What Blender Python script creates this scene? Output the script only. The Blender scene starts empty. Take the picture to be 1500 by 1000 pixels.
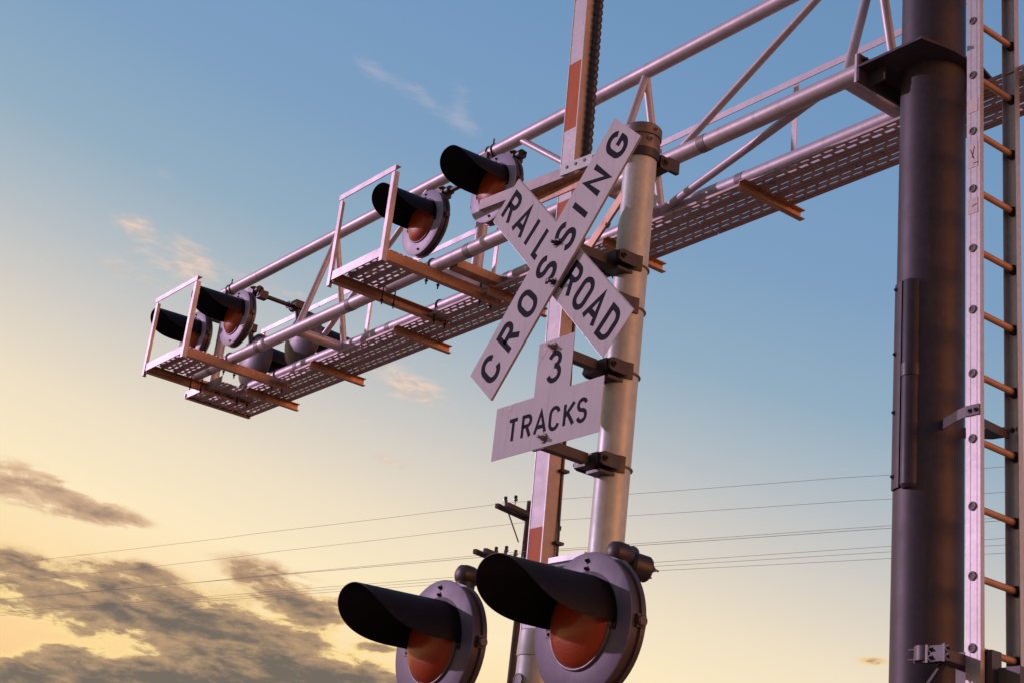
import bpy, bmesh, math, random
from mathutils import Vector, Matrix
random.seed(7)
H = 1.55                      # eye height above the ground; all heights below are measured from the eye
R = math.radians
sc = bpy.context.scene
col = sc.collection

# ------------------------------------------------------------------ helpers
class MB:
    """collects shapes (eye-relative world coordinates) into one mesh"""
    def __init__(s): s.bm = bmesh.new()
    def verts(s, pts): return [s.bm.verts.new(Vector(p)) for p in pts]
    def face(s, vs):
        try: return s.bm.faces.new(vs)
        except ValueError: return None
    def box(s, lo, hi):
        (a, b, c), (d, e, f) = lo, hi
        v = s.verts([(a,b,c),(d,b,c),(d,e,c),(a,e,c),(a,b,f),(d,b,f),(d,e,f),(a,e,f)])
        for q in ((3,2,1,0),(4,5,6,7),(0,1,5,4),(1,2,6,5),(2,3,7,6),(3,0,4,7)): s.face([v[i] for i in q])
        return s
    def extrude(s, prof, p0, p1, up=(0,0,1), caps=True):
        """prof = list of (side, up) points, counter-clockwise, swept from p0 to p1"""
        p0, p1 = Vector(p0), Vector(p1); d = (p1-p0).normalized()
        side = d.cross(Vector(up)).normalized(); u = side.cross(d)
        r0 = s.verts([p0+side*a+u*b for a, b in prof]); r1 = s.verts([p1+side*a+u*b for a, b in prof])
        n = len(prof)
        for i in range(n): s.face([r0[i], r0[(i+1)%n], r1[(i+1)%n], r1[i]])
        if caps: s.face(r0[::-1]); s.face(r1)
        return s
    def tube(s, pts, r, seg=16, caps=True):
        pts = [Vector(p) for p in pts]; rings = []
        rr = r if isinstance(r, (list, tuple)) else [r]*len(pts)
        t0 = (pts[1]-pts[0]).normalized()
        a = t0.orthogonal().normalized()
        for i, p in enumerate(pts):
            if i == 0: t = t0
            elif i == len(pts)-1: t = (pts[i]-pts[i-1]).normalized()
            else: t = ((pts[i]-pts[i-1]).normalized()+(pts[i+1]-pts[i]).normalized()).normalized()
            a = (a - t*a.dot(t)).normalized(); b = t.cross(a)
            rings.append(s.verts([p+(a*math.cos(k*2*math.pi/seg)+b*math.sin(k*2*math.pi/seg))*rr[i] for k in range(seg)]))
        for A, B in zip(rings, rings[1:]):
            for k in range(seg): s.face([A[k], A[(k+1)%seg], B[(k+1)%seg], B[k]])
        if caps: s.face(rings[0][::-1]); s.face(rings[-1])
        return s
    def lathe(s, prof, o, axis, seg=48, closed=False):
        """prof = (distance along axis, radius)"""
        o, ax = Vector(o), Vector(axis).normalized(); a = ax.orthogonal().normalized(); b = ax.cross(a); rings = []
        for h, r in prof:
            if r < 1e-5: rings.append(s.verts([o+ax*h]))
            else: rings.append(s.verts([o+ax*h+(a*math.cos(k*2*math.pi/seg)+b*math.sin(k*2*math.pi/seg))*r for k in range(seg)]))
        pr = list(zip(rings, rings[1:])) + ([(rings[-1], rings[0])] if closed else [])
        for A, B in pr:
            for k in range(seg):
                k2 = (k+1) % seg
                if len(A) == 1 and len(B) == 1: continue
                if len(A) == 1: s.face([A[0], B[k2], B[k]])
                elif len(B) == 1: s.face([A[k], A[k2], B[0]])
                else: s.face([A[k], A[k2], B[k2], B[k]])
        return s
    def torus(s, o, axis, R0, r, seg=32, ms=8, a0=0, a1=360):
        o, ax = Vector(o), Vector(axis).normalized()
        a = Vector((0,0,1)) if abs(ax.z) < .9 else Vector((1,0,0))
        a = (a-ax*a.dot(ax)).normalized(); b = ax.cross(a); full = a1-a0 >= 360
        n = seg if full else seg+1; rings = []
        for i in range(n):
            t = R(a0+(a1-a0)*i/seg); e = a*math.cos(t)+b*math.sin(t)
            rings.append(s.verts([o+e*(R0+r*math.cos(m*2*math.pi/ms))+ax*r*math.sin(m*2*math.pi/ms) for m in range(ms)]))
        for i in range(seg):
            A, B = rings[i], rings[(i+1) % n]
            for m in range(ms): s.face([A[m], A[(m+1)%ms], B[(m+1)%ms], B[m]])
        if not full: s.face(rings[0][::-1]); s.face(rings[-1])
        return s
    def prism(s, poly, o, ex, ey, th):
        """polygon in the plane (o, ex, ey), thickness th along ex x ey"""
        o, ex, ey = Vector(o), Vector(ex), Vector(ey); n = ex.cross(ey).normalized()
        f = s.verts([o+ex*a+ey*b for a, b in poly]); g = s.verts([o+ex*a+ey*b+n*th for a, b in poly]); k = len(poly)
        for i in range(k): s.face([f[i], f[(i+1)%k], g[(i+1)%k], g[i]])
        s.face(f[::-1]); s.face(g)
        return s
    def bolt(s, o, d, r=.011, h=.009, stud=.006, studr=None):
        o, d = Vector(o), Vector(d).normalized()
        s.lathe([(0,0),(0,r*1.55),(.003,r*1.55),(.003,0)], o, d, 14)
        s.lathe([(.0031,0),(.0031,r),(.003+h,r),(.003+h,0)], o, d, 6)
        if stud: s.lathe([(.003+h,0),(.003+h,r*.55),(.003+h+stud,r*.55),(.003+h+stud,0)], o, d, 10)
        return s
    def done(s, name, mat, parent=None, off=(0,0,0), sharp=32, local=False, bevel=0):
        me = bpy.data.meshes.new(name)
        if bevel:
            es = [e for e in s.bm.edges if len(e.link_faces) == 2 and e.calc_face_angle(0) > R(40)]
            bmesh.ops.bevel(s.bm, geom=es, offset=bevel, segments=2, affect='EDGES', profile=.6, clamp_overlap=True)
        bmesh.ops.recalc_face_normals(s.bm, faces=s.bm.faces[:])
        sh = Vector((0,0,0)) if local else Vector((0,0,H))-Vector(off)
        bmesh.ops.translate(s.bm, verts=s.bm.verts[:], vec=sh)
        s.bm.to_mesh(me); s.bm.free()
        me.shade_smooth(); me.set_sharp_from_angle(angle=R(sharp))
        if isinstance(mat, (list, tuple)):
            for m in mat: me.materials.append(m)
        else: me.materials.append(mat)
        ob = bpy.data.objects.new(name, me); col.objects.link(ob)
        if parent: ob.parent = parent
        return ob

def tag(o, label, cat, group=None, kind=None):
    if label: o['label'] = label
    if cat: o['category'] = cat
    if group: o['group'] = group
    if kind: o['kind'] = kind
    return o
def thing(name, label, cat, loc, group=None):
    """an Empty at the thing's base; loc is eye-relative"""
    o = bpy.data.objects.new(name, None); col.objects.link(o); o.empty_display_size = .2
    o.location = Vector(loc)+Vector((0,0,H)); return tag(o, label, cat, group)
def dup(root, loc, rz, label, keep=None):
    r = root.copy(); col.objects.link(r); r.location = Vector(loc)+Vector((0,0,H)); r.rotation_euler = (0,0,rz); r['label'] = label
    for ch in list(root.children):
        if keep and not keep(ch): continue
        c = ch.copy(); col.objects.link(c); c.parent = r
        for g in ch.children:
            d = g.copy(); col.objects.link(d); d.parent = c
    return r

# ------------------------------------------------------------------ materials
def nodes(name):
    m = bpy.data.materials.new(name); m.use_nodes = True; nt = m.node_tree; b = nt.nodes['Principled BSDF']
    return m, nt, b
def mixn(nt, fac, a, b):
    n = nt.nodes.new('ShaderNodeMix'); n.data_type = 'RGBA'
    if isinstance(fac, (int, float)): n.inputs[0].default_value = fac
    else: nt.links.new(fac, n.inputs[0])
    for i, v in ((6, a), (7, b)):
        if isinstance(v, tuple): n.inputs[i].default_value = (*v[:3], 1)
        else: nt.links.new(v, n.inputs[i])
    return n.outputs[2]
def noise(nt, scale, detail=4, rough=.6, stretch=(1,1,1), obj=True):
    tc = nt.nodes.new('ShaderNodeTexCoord'); mp = nt.nodes.new('ShaderNodeMapping'); mp.inputs['Scale'].default_value = stretch
    nt.links.new(tc.outputs['Object'], mp.inputs[0])
    n = nt.nodes.new('ShaderNodeTexNoise'); n.inputs['Scale'].default_value = scale; n.inputs['Detail'].default_value = detail; n.inputs['Roughness'].default_value = rough
    nt.links.new(mp.outputs[0], n.inputs['Vector']); return n.outputs[0]
def ramp(nt, fac, stops):
    r = nt.nodes.new('ShaderNodeValToRGB'); e = r.color_ramp.elements
    while len(e) < len(stops): e.new(.5)
    for i, (p, c) in enumerate(stops):
        e[i].position = p; e[i].color = (*c, 1) if isinstance(c, tuple) else (c, c, c, 1)
    nt.links.new(fac, r.inputs[0]); return r.outputs[0]
def weathered(name, c1, c2, rough=.5, metal=0., scale=9, stain=None, stain_amt=(.56,.72), streak=(1,1,.15), bump=.15, coat=0, spec=.5, fine=140, mott=.16):
    m, nt, b = nodes(name)
    n1 = noise(nt, scale, 6, .65); base = mixn(nt, ramp(nt, n1, [(.3,0.),(.7,1.)]), c1, c2)
    if stain:
        n2 = noise(nt, scale*1.3, 8, .7, streak)
        base = mixn(nt, ramp(nt, n2, [(stain_amt[0],0.),(stain_amt[1],1.)]), base, stain)
    n5 = noise(nt, scale*6.5, 4, .7)
    base = mixn(nt, ramp(nt, n5, [(.38,0.),(.66,1.)]), base, mixn(nt, mott, base, (.0,.0,.0)))
    nt.links.new(base, b.inputs['Base Color'])
    n3 = noise(nt, fine, 3, .6)
    rr = nt.nodes.new('ShaderNodeMapRange'); rr.inputs[3].default_value = max(.05, rough-.12); rr.inputs[4].default_value = rough+.12
    nt.links.new(n1, rr.inputs[0]); nt.links.new(rr.outputs[0], b.inputs['Roughness'])
    b.inputs['Metallic'].default_value = metal; b.inputs['Coat Weight'].default_value = coat; b.inputs['Specular IOR Level'].default_value = spec
    bp = nt.nodes.new('ShaderNodeBump'); bp.inputs['Strength'].default_value = bump; bp.inputs['Distance'].default_value = .002
    nt.links.new(n3, bp.inputs['Height']); nt.links.new(bp.outputs[0], b.inputs['Normal'])
    return m

GALV  = weathered('galvanised_pipe', (.54,.50,.51), (.44,.405,.41), .48, .25, 6, (.27,.21,.18), (.56,.78), mott=.10)
SLEEV = weathered('zinc_patch', (.25,.225,.21), (.19,.17,.16), .55, .1, 12, (.13,.10,.08), (.55,.75))
GALVD = weathered('orange_lit_channel', (.52,.30,.165), (.40,.215,.11), .5, .2, 7, (.17,.10,.06), (.55,.75))  # orange light falling on the channels is painted into the base colour
PLANK = weathered('grip_plank_steel', (.54,.44,.41), (.42,.33,.30), .55, .15, 8, (.16,.10,.08), (.56,.76))
MASTP = weathered('aluminium_paint', (.47,.54,.50), (.39,.45,.415), .45, .1, 5, (.30,.29,.27), (.60,.80), (1,1,.12), .1)
CAPM  = weathered('dark_cap_iron', (.17,.14,.12), (.11,.09,.08), .5, .3, 14, (.22,.12,.07), (.55,.8))
CLAMP = weathered('brown_clamp_iron', (.030,.024,.023), (.018,.015,.015), .5, .15, 20, (.05,.03,.02), (.62,.82))
BOLT  = weathered('bolt_steel', (.26,.23,.22), (.15,.125,.12), .6, .3, 60, spec=.25)
BLK   = weathered('matt_black_hood', (.0065,.006,.007), (.011,.010,.011), .5, 0, 12, (.030,.027,.028), (.58,.82), (2,1,2), bump=.05, spec=.12)
DISCL = weathered('weathered_plate_dim_sun', (.105,.092,.145), (.082,.074,.115), .55, 0, 7, (.16,.145,.19), (.6,.78), (1,1,.25), .12)  # lower pair darker: the weaker sun near the ground is put into the colour
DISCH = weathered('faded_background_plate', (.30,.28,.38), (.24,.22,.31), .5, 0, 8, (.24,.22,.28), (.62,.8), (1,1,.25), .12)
HOUS  = weathered('dark_housing', (.070,.055,.052), (.045,.036,.036), .42, .1, 10, (.13,.09,.07), (.6,.8))
HOUSG = weathered('grey_housing', (.085,.08,.095), (.06,.056,.065), .48, .1, 10, (.13,.10,.09), (.6,.8))
RIM   = weathered('bezel_rim', (.13,.11,.10), (.09,.075,.07), .45, .3, 30)
COLM  = weathered('dark_column_paint', (.050,.043,.056), (.036,.031,.040), .52, 0, 3.5, (.072,.058,.060), (.56,.80), (2.2,2.2,.16), .10, spec=.3, mott=.22)
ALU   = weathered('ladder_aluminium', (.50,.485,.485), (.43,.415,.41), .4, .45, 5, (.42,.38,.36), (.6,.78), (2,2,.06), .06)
RUNG  = weathered('orange_lit_rung_aluminium', (.50,.29,.16), (.38,.21,.11), .45, .15, 12)  # bare metal tinted with the orange light that falls on the rungs
LABEL = weathered('peeling_sticker', (.66,.58,.55), (.58,.49,.42), .6, 0, 60)
RUBBER= weathered('black_rubber', (.014,.014,.015), (.02,.02,.021), .5, 0, 30)
WIREM = weathered('weathered_wire', (.34,.32,.30), (.38,.36,.33), .6, 0, 30)
WOOD  = weathered('creosoted_timber', (.045,.034,.026), (.028,.021,.017), .8, 0, 4, (.07,.055,.04), (.55,.75), (6,6,.4))
GLASSI= weathered('glass_insulator', (.02,.05,.05), (.015,.035,.04), .15, 0, 10)
ARMW  = weathered('gate_arm_white_sheet', (.58,.57,.58), (.50,.49,.50), .5, 0, 7, (.46,.43,.44), (.62,.8), (6,6,.5), .12)
ARMS  = weathered('gate_arm_side', (.40,.36,.34), (.30,.26,.24), .5, .1, 8, (.2,.15,.13), (.6,.8))
SIGNB = weathered('sign_back_metal', (.42,.40,.39), (.36,.34,.33), .4, .5, 8)

def sign_face():
    m, nt, b = nodes('reflective_sign_white')
    n1 = noise(nt, 5, 5, .6); base = mixn(nt, ramp(nt, n1, [(.3,0.),(.75,1.)]), (.52,.525,.52), (.46,.46,.455))
    n2 = noise(nt, 26, 8, .75, (1.6,1,.5)); base = mixn(nt, ramp(nt, n2, [(.63,0.),(.8,.55)]), base, (.36,.345,.33))
    n4 = noise(nt, 14, 6, .7, (3.2,1,.12)); base = mixn(nt, ramp(nt, n4, [(.52,0.),(.76,.6)]), base, (.34,.32,.295))
    n3 = noise(nt, 90, 2, .5); base = mixn(nt, ramp(nt, n3, [(.77,0.),(.80,.7)]), base, (.25,.22,.2))
    nt.links.new(base, b.inputs['Base Color']); b.inputs['Roughness'].default_value = .72; b.inputs['Specular IOR Level'].default_value = .12
    return m
SIGN = sign_face()
PATCH = weathered('beige_patch', (.36,.33,.28), (.30,.27,.23), .6, 0, 30)
def letter_mat():
    m, nt, b = nodes('navy_black_letter')
    n1 = noise(nt, 40, 5, .7); base = mixn(nt, ramp(nt, n1, [(.35,0.),(.75,1.)]), (.007,.010,.017), (.015,.020,.031))
    nt.links.new(base, b.inputs['Base Color']); b.inputs['Roughness'].default_value = .75; b.inputs['Specular IOR Level'].default_value = .06; return m
INK = letter_mat()
def arm_red():
    m, nt, b = nodes('gate_arm_red_sheet')
    n1 = noise(nt, 9, 6, .7, (4,4,.6)); base = mixn(nt, ramp(nt, n1, [(.35,0.),(.7,1.)]), (.48,.108,.013), (.41,.088,.014))
    n2 = noise(nt, 22, 8, .75, (4,1,.5)); base = mixn(nt, ramp(nt, n2, [(.66,0.),(.74,.6)]), base, (.58,.26,.2))
    nt.links.new(base, b.inputs['Base Color']); b.inputs['Roughness'].default_value = .6; b.inputs['Specular IOR Level'].default_value = .15
    return m
ARMR = arm_red()
def lens_mat():
    m, nt, b = nodes('red_signal_lens')
    tc = nt.nodes.new('ShaderNodeTexCoord')
    n1 = noise(nt, 9, 3, .5); base = mixn(nt, n1, (.66,.112,.009), (.50,.075,.006))
    nt.links.new(base, b.inputs['Base Color']); b.inputs['Roughness'].default_value = .42; b.inputs['Transmission Weight'].default_value = .62; b.inputs['IOR'].default_value = 1.4
    b.inputs['Coat Weight'].default_value = .28; b.inputs['Coat Roughness'].default_value = .02; b.inputs['Specular IOR Level'].default_value = .1
    
    wv = nt.nodes.new('ShaderNodeTexWave'); wv.wave_type = 'RINGS'; wv.rings_direction = 'Y'; wv.inputs['Scale'].default_value = 22; wv.inputs['Distortion'].default_value = .3
    nt.links.new(tc.outputs['Object'], wv.inputs['Vector'])
    bp = nt.nodes.new('ShaderNodeBump'); bp.inputs['Strength'].default_value = .10; bp.inputs['Distance'].default_value = .002
    nt.links.new(wv.outputs[1], bp.inputs['Height']); nt.links.new(bp.outputs[0], b.inputs['Normal'])
    return m
LENS = lens_mat()
REFL = weathered('reflector_bowl', (.75,.68,.60), (.62,.55,.48), .3, .85, 20)

# ------------------------------------------------------------------ ground
def ground():
    m, nt, b = nodes('dry_earth')
    n1 = noise(nt, .35, 8, .65); n2 = noise(nt, 6, 6, .7)
    c = mixn(nt, ramp(nt, n1, [(.35,0.),(.65,1.)]), (.50,.31,.19), (.42,.25,.15)); c = mixn(nt, ramp(nt, n2, [(.5,0.),(.75,1.)]), c, (.32,.19,.11))
    nt.links.new(c, b.inputs['Base Color']); b.inputs['Roughness'].default_value = .95
    g = MB(); s = 900; v = g.verts([(-s,-s,-H),(s,-s,-H),(s,s,-H),(-s,s,-H)]); g.face(v)
    tag(g.done('ground', m), None, None, kind='structure')
    m2, nt, b = nodes('worn_asphalt')
    n1 = noise(nt, 3, 8, .7); c = mixn(nt, n1, (.045,.043,.042), (.075,.07,.066)); nt.links.new(c, b.inputs['Base Color']); b.inputs['Roughness'].default_value = .9
    g = MB(); g.face(g.verts([(-12.4,-80,-H+.004),(-5.9,-80,-H+.004),(-5.9,120,-H+.004),(-12.4,120,-H+.004)]))
    tag(g.done('road', m2), None, None, kind='structure')
ground()

# ------------------------------------------------------------------ dimensions (eye-relative metres)
MX, MY, MR = -4.534, 3.815, .0705           # mast
Ys = 3.43                                   # sign plane
CX, CY, CR = -4.347, 5.534, .159            # column
Zl, Zt = 4.37, 5.296
Yf, Yb, Ym = 5.303, 5.765, 5.534
FR = [-4.73-1.866*k for k in range(5)]      # truss frames

# ------------------------------------------------------------------ signal mast
def u_band(mb, x, y, z, r, t=.0045):
    mb.torus((x,y,z), (0,0,1), r+t*.6, t, 36, 8)
mast = thing('signal_mast', 'round silver painted crossing mast that carries the crossbuck and the lower lights', 'mast', (MX,MY,-H))
mo = mast.location
g = MB(); g.lathe([(-H,MR),(3.27,MR)], (MX,MY,0), (0,0,1), 48); g.done('pole', MASTP, mast, mo)
g = MB(); g.lathe([(3.235,MR+.001),(3.235,MR+.010),(3.255,MR+.012),(3.30,MR+.006),(3.302,MR+.013),(3.345,MR+.013),(3.352,MR+.008),(3.352,0)], (MX,MY,0), (0,0,1), 48)
cap = g.done('cap', CAPM, mast, mo)
for q in ((MX+.079,MY-.02,3.275), (MX+.083,MY,3.325)):
    g = MB(); g.bolt(q, (1,-.1,0), .010); g.done('bolt', BOLT, cap, mo)
g = MB(); g.lathe([(-H+.004,.0),(-H+.004,.2),(-H+.05,.2),(-H+.09,.11),(-H+.35,.10),(-H+.36,MR)], (MX,MY,0), (0,0,1), 40); g.done('base', CAPM, mast, mo)
# junction box and crossarm of the lower lights
g = MB(); g.box((MX-.10,MY-.20,1.20), (MX+.115,MY-.06,1.424)); jb = g.done('junction_box', MASTP, mast, mo, bevel=.02)
g = MB(); g.tube([(-5.0,3.59,1.375),(-4.14,3.59,1.365)], .021, 18); g.done('crossarm', CLAMP, mast, mo)
for px, fl in ((-5.02,1), (-4.10,-1)):
    z = 1.375 if fl > 0 else 1.350
    g = MB(); g.lathe([(-.038,0),(-.036,.022),(-.024,.038),(0,.043),(.03,.042),(.05,.036),(.052,0)], (px,3.505,z), (0,1,0), 24)
    g.lathe([(-.02,.036),(.03,.040),(.036,.032),(.036,0)], (px,3.512,z-.06), (0,0,1), 24); g.tube([(px,3.512,z-.08),(px,3.50,z-.16)], .03, 18)
    g.tube([(px,3.535,z),(px+fl*.02,3.59,1.372),(px+fl*.09,3.59,1.372)], .027, 16)
    el_ = g.done('elbow', CLAMP, mast, mo)
    if fl < 0:
        g = MB(); g.lathe([(0,0),(0,.040),(.012,.048),(.072,.048),(.080,.042),(.080,0)], (px-.005,3.565,z-.024), (.25,1,-.1), 22); g.done('fitting', CLAMP, el_, mo)
        for k in range(3):
            g = MB(); g.bolt((px+.016+.024*math.cos(k*2.1),3.642,z-.032+.024*math.sin(k*2.1)), (.25,1,-.1), .007, .008, .012); g.done('bolt', BOLT, el_, mo)
# gate arm keeper on the mast top: clamp, beam with holed end and strut
g = MB(); g.lathe([(3.195,MR+.001),(3.195,MR+.010),(3.235,MR+.010),(3.235,MR+.001)], (MX,MY,0), (0,0,1), 40)
g.box((MX-.05,MY+.072,3.185), (MX+.05,MY+.125,3.245)); g.box((MX+.02,MY+.125,3.20), (MX+.04,MY+.19,3.26)); g.bolt((MX+.05,MY+.1,3.22), (1,0,0), .014)
g.box((MX-.06,MY-.16,3.195), (MX+.02,MY-.068,3.25))
kc = g.done('keeper_clamp', CLAMP, mast, mo, bevel=.003)
g = MB(); g.extrude([(-.018,-.026),(.018,-.026),(.018,.026),(-.018,.026)], (-5.46,3.655,3.222), (-4.86,3.70,3.215)); kb = g.done('keeper_beam', ARMS, mast, mo, bevel=.004)
g = MB(); g.extrude([(-.004,-.027),(.004,-.027),(.004,.027),(-.004,.027)], (-4.90,3.672,3.222), (-4.58,3.695,3.215)); hp = g.done('keeper_plate', MASTP, mast, mo)
for k in range(5):
    g = MB(); g.lathe([(0,0),(0,.008),(.0015,.008),(.0015,0)], (-4.86+.055*k,3.6695+.004*k,3.226), (0,-1,0), 12); g.done('bolt_hole', RUBBER, hp, mo)
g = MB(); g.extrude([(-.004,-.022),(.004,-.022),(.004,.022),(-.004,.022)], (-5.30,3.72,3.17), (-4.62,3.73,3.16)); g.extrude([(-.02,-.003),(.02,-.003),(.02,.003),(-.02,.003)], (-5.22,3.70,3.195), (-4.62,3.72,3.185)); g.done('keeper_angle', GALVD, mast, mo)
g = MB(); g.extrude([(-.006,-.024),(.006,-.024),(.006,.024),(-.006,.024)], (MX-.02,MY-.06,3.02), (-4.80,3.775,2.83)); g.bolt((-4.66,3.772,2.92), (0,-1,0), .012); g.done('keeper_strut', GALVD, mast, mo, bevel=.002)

def bracket(parent, off, z, yfront, drop=0, wide=.04):
    """saddle clamp on the mast with an arm that reaches forward to the back of a sign"""
    g = MB()
    A = []
    for i in range(15):
        t = R(185+170*i/14); A.append(g.verts([(MX+rr*math.cos(t), MY+rr*math.sin(t), z+h) for rr, h in ((MR+.001,-.034),(MR+.010,-.034),(MR+.010,.034),(MR+.001,.034))]))
    for p, q in zip(A, A[1:]):
        for k in range(4): g.face([p[k],p[(k+1)%4],q[(k+1)%4],q[k]])
    g.face(A[0][::-1]); g.face(A[-1])
    for s in (-1,1):
        g.prism([(-.135,-.020),(-.118,-.028),(-.045,-.028),(-.030,-.018),(-.030,.018),(-.045,.028),(-.118,.028),(-.135,.020)], (MX+s*.076-.006,MY,z), (0,1,0), (0,0,1), .012)                              # cheeks
        g.bolt((MX+s*.08,MY-.115,z), (s,0,0), .013, .010, .012)
    g.box((MX-.064,MY-.140,z-.024), (MX+.064,MY-.078,z+.022))
    g.box((MX-wide*.5,yfront+.004,z-.020+drop), (MX+wide*.5,MY-.149,z+.020+drop))                             # arm
    g.box((MX-wide*.9,yfront+.003,z-.028+drop), (MX+wide*.9,yfront+.014,z+.028+drop))                         # pad
    g.box((MX-.02,MY-.12,z-.052), (MX+.060,MY-.04,z-.040))
    b = g.done('bracket', CLAMP, parent, off, bevel=.004)
    g = MB(); g.torus((MX,MY,z-.004), (0,0,1), MR+.0045, .0045, 40, 8); g.done('u_bolt', BOLT, b, off)

# ------------------------------------------------------------------ lettering (stroke glyphs, unit height 1)
def arc(cx, cy, rx, ry, a0, a1, n=12): return [(cx+rx*math.cos(R(a0+(a1-a0)*i/n)), cy+ry*math.sin(R(a0+(a1-a0)*i/n))) for i in range(n+1)]
def glyph(ch, w):
    # w = width / height, outlines are stroke centre lines inside 0..w, 0..1
    h = w/2
    if ch == 'I': return [[(h,0),(h,1)]]
    if ch == 'L': return [[(0,1),(0,0),(w,0)]]
    if ch == 'T': return [[(0,1),(w,1)], [(h,1),(h,0)]]
    if ch == 'A': return [[(0,0),(h,1),(w,0)], [(w*.2,.30),(w*.8,.30)]]
    if ch == 'N': return [[(0,0),(0,1),(w,0),(w,1)]]
    if ch == 'K': return [[(0,0),(0,1)], [(w,1),(0,.40)], [(w*.30,.585),(w,0)]]
    if ch == 'O': return [arc(h,1-h,h,h,0,180)+arc(h,h,h,h,180,360)+[(w,1-h)]]
    if ch == 'D': return [[(0,0),(0,1),(w*.45,1)]+arc(w*.45,1-w*.55,w*.55,w*.55,90,0)[1:]+arc(w*.45,w*.55,w*.55,w*.55,0,-90)+[(0,0)]]
    if ch == 'R':
        r = .235; return [[(0,0),(0,1),(w-r,1)]+arc(w-r,1-r,r,r,90,-90)[1:]+[(0,1-2*r)], [(w*.5,1-2*r),(w,0)]]
    if ch == 'C': return [arc(h,1-h,h,h,12,180)+arc(h,h,h,h,180,348)]
    if ch == 'G': return [arc(h,1-h,h,h,15,180)+arc(h,h,h,h,180,360)+[(w,.46),(h*.95,.46)]]
    if ch == 'S':
        r1 = .245; r2 = .255
        return [arc(h,1-r1,h,r1,15,270)+arc(h,r2,h,r2,90,-165)[1:]]
    if ch == '3':
        r1 = .235; r2 = .265
        return [arc(h,1-r1,h*.92,r1,165,-90), arc(h,r2,h,r2,90,-165)]
    return []
def ribbon(mb, line, wd, o, ex, ey, n, lift):
    pts = [Vector((a, b)) for a, b in line]; closed = (pts[0]-pts[-1]).length < 1e-4
    if closed: pts = pts[:-1]
    L, Rr = [], []; k = len(pts)
    for i in range(k):
        if closed: a, b = pts[i-1], pts[(i+1) % k]
        else: a, b = pts[max(i-1,0)], pts[min(i+1,k-1)]
        p = pts[i]; d0 = (p-a).normalized() if (p-a).length > 1e-9 else None; d1 = (b-p).normalized() if (b-p).length > 1e-9 else None
        d0 = d0 or d1; d1 = d1 or d0; n0 = Vector((-d0.y, d0.x)); n1 = Vector((-d1.y, d1.x)); m = (n0+n1).normalized()
        q = wd/2/max(.45, m.dot(n0)); L.append(p+m*q); Rr.append(p-m*q)
    def P(v, t): return Vector(o)+Vector(ex)*v.x+Vector(ey)*v.y+Vector(n)*t
    tl = [mb.bm.verts.new(P(v, lift)) for v in L]; tr = [mb.bm.verts.new(P(v, lift)) for v in Rr]
    bl = [mb.bm.verts.new(P(v, 0)) for v in L]; br = [mb.bm.verts.new(P(v, 0)) for v in Rr]
    rng = range(k) if closed else range(k-1)
    for i in rng:
        j = (i+1) % k
        mb.face([tl[i], tr[i], tr[j], tl[j]]); mb.face([tl[i], tl[j], bl[j], bl[i]]); mb.face([tr[i], br[i], br[j], tr[j]])
    if not closed:
        mb.face([tl[0], bl[0], br[0], tr[0]]); mb.face([tl[-1], tr[-1], br[-1], bl[-1]])
def letter(parent, off, ch, c, ex, ey, hgt, wid, stroke):
    """c = centre of the letter on the sign face; ex reading direction, ey letter's up"""
    ex, ey = Vector(ex), Vector(ey); n = Vector((0,-1,0)); ih = hgt-stroke; iw = (wid-stroke)
    mb = MB(); o = Vector(c)-ex*(iw/2)-ey*(ih/2)
    for i, ln in enumerate(glyph(ch, iw/ih)):
        ribbon(mb, [(a*ih, b*ih) for a, b in ln], stroke, o, ex, ey, n, .0008+.0002*i)
    return mb.done('letter', INK, parent, off)

# ------------------------------------------------------------------ crossbuck
cb = thing('crossbuck_sign', 'white X shaped RAILROAD CROSSING crossbuck with navy letters bolted to the mast', 'crossbuck', (MX,Ys,2.605))
co = cb.location
def blade(cx, cz, yb, ang, L, W):
    a = R(ang); ex = Vector((math.cos(a),0,math.sin(a))); ey = Vector((-math.sin(a),0,math.cos(a)))
    g = MB(); c = Vector((cx,yb+.003,cz))
    g.prism([(-L/2,-W/2),(L/2,-W/2),(L/2,W/2),(-L/2,W/2)], c, ex, ey, .003)     # ex x ey points to -Y
    ob = g.done('blade', SIGN, cb, co, bevel=.0006)
    g = MB(); q = .0045                                                      # turned back edge lip
    for s in (-1,1):
        g.prism([(-L/2+.001,s*W/2-q*.5),(L/2-.001,s*W/2-q*.5),(L/2-.001,s*W/2+q*.5),(-L/2+.001,s*W/2+q*.5)], c+Vector((0,.0062,0)), ex, ey, .006)
    g.done('edge_lip', SIGNB, ob, co)
    return ob, ex, ey
BW = .2215; YB2 = Ys+.022
b1, ex1, ey1 = blade(-4.5705, 2.603, Ys, 49.5, 1.2203, BW)
b2, ex2, ey2 = blade(-4.5637, 2.5992, YB2, -44.95, 1.180, .2185)
for ch, s in zip('CROSSING', (-.519,-.363,-.207,-.048,.109,.230,.367,.528)):
    letter(b1, co, ch, Vector((-4.5705,Ys,2.603))+ex1*s+ey1*.002, ex1, ey1, .142, .030 if ch == 'I' else .103, .0255)
for ch, s in zip('RAILROAD', (-.515,-.382,-.277,-.163,.150,.268,.384,.508)):
    letter(b2, co, ch, Vector((-4.5637,YB2,2.5992))+ex2*s-ey2*.001, ex2, ey2, .145, {'I':.025,'L':.068,'A':.106}.get(ch,.090), .0235)
for (x, z) in ((-4.555,2.672), (-4.548,2.497)):
    g = MB(); g.bolt((x,Ys-.0002,z), (0,-1,0), .0125, .012, .016); g.done('bolt', CLAMP, b1, co)
bracket(cb, co, 2.69, YB2+.004, -.012); bracket(cb, co, 2.50, YB2+.004, 0)
g = MB(); g.box((MX-.022,Ys+.034,2.44), (MX+.022,Ys+.05,2.74)); g.done('backing_bar', CLAMP, cb, co, bevel=.002)

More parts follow.
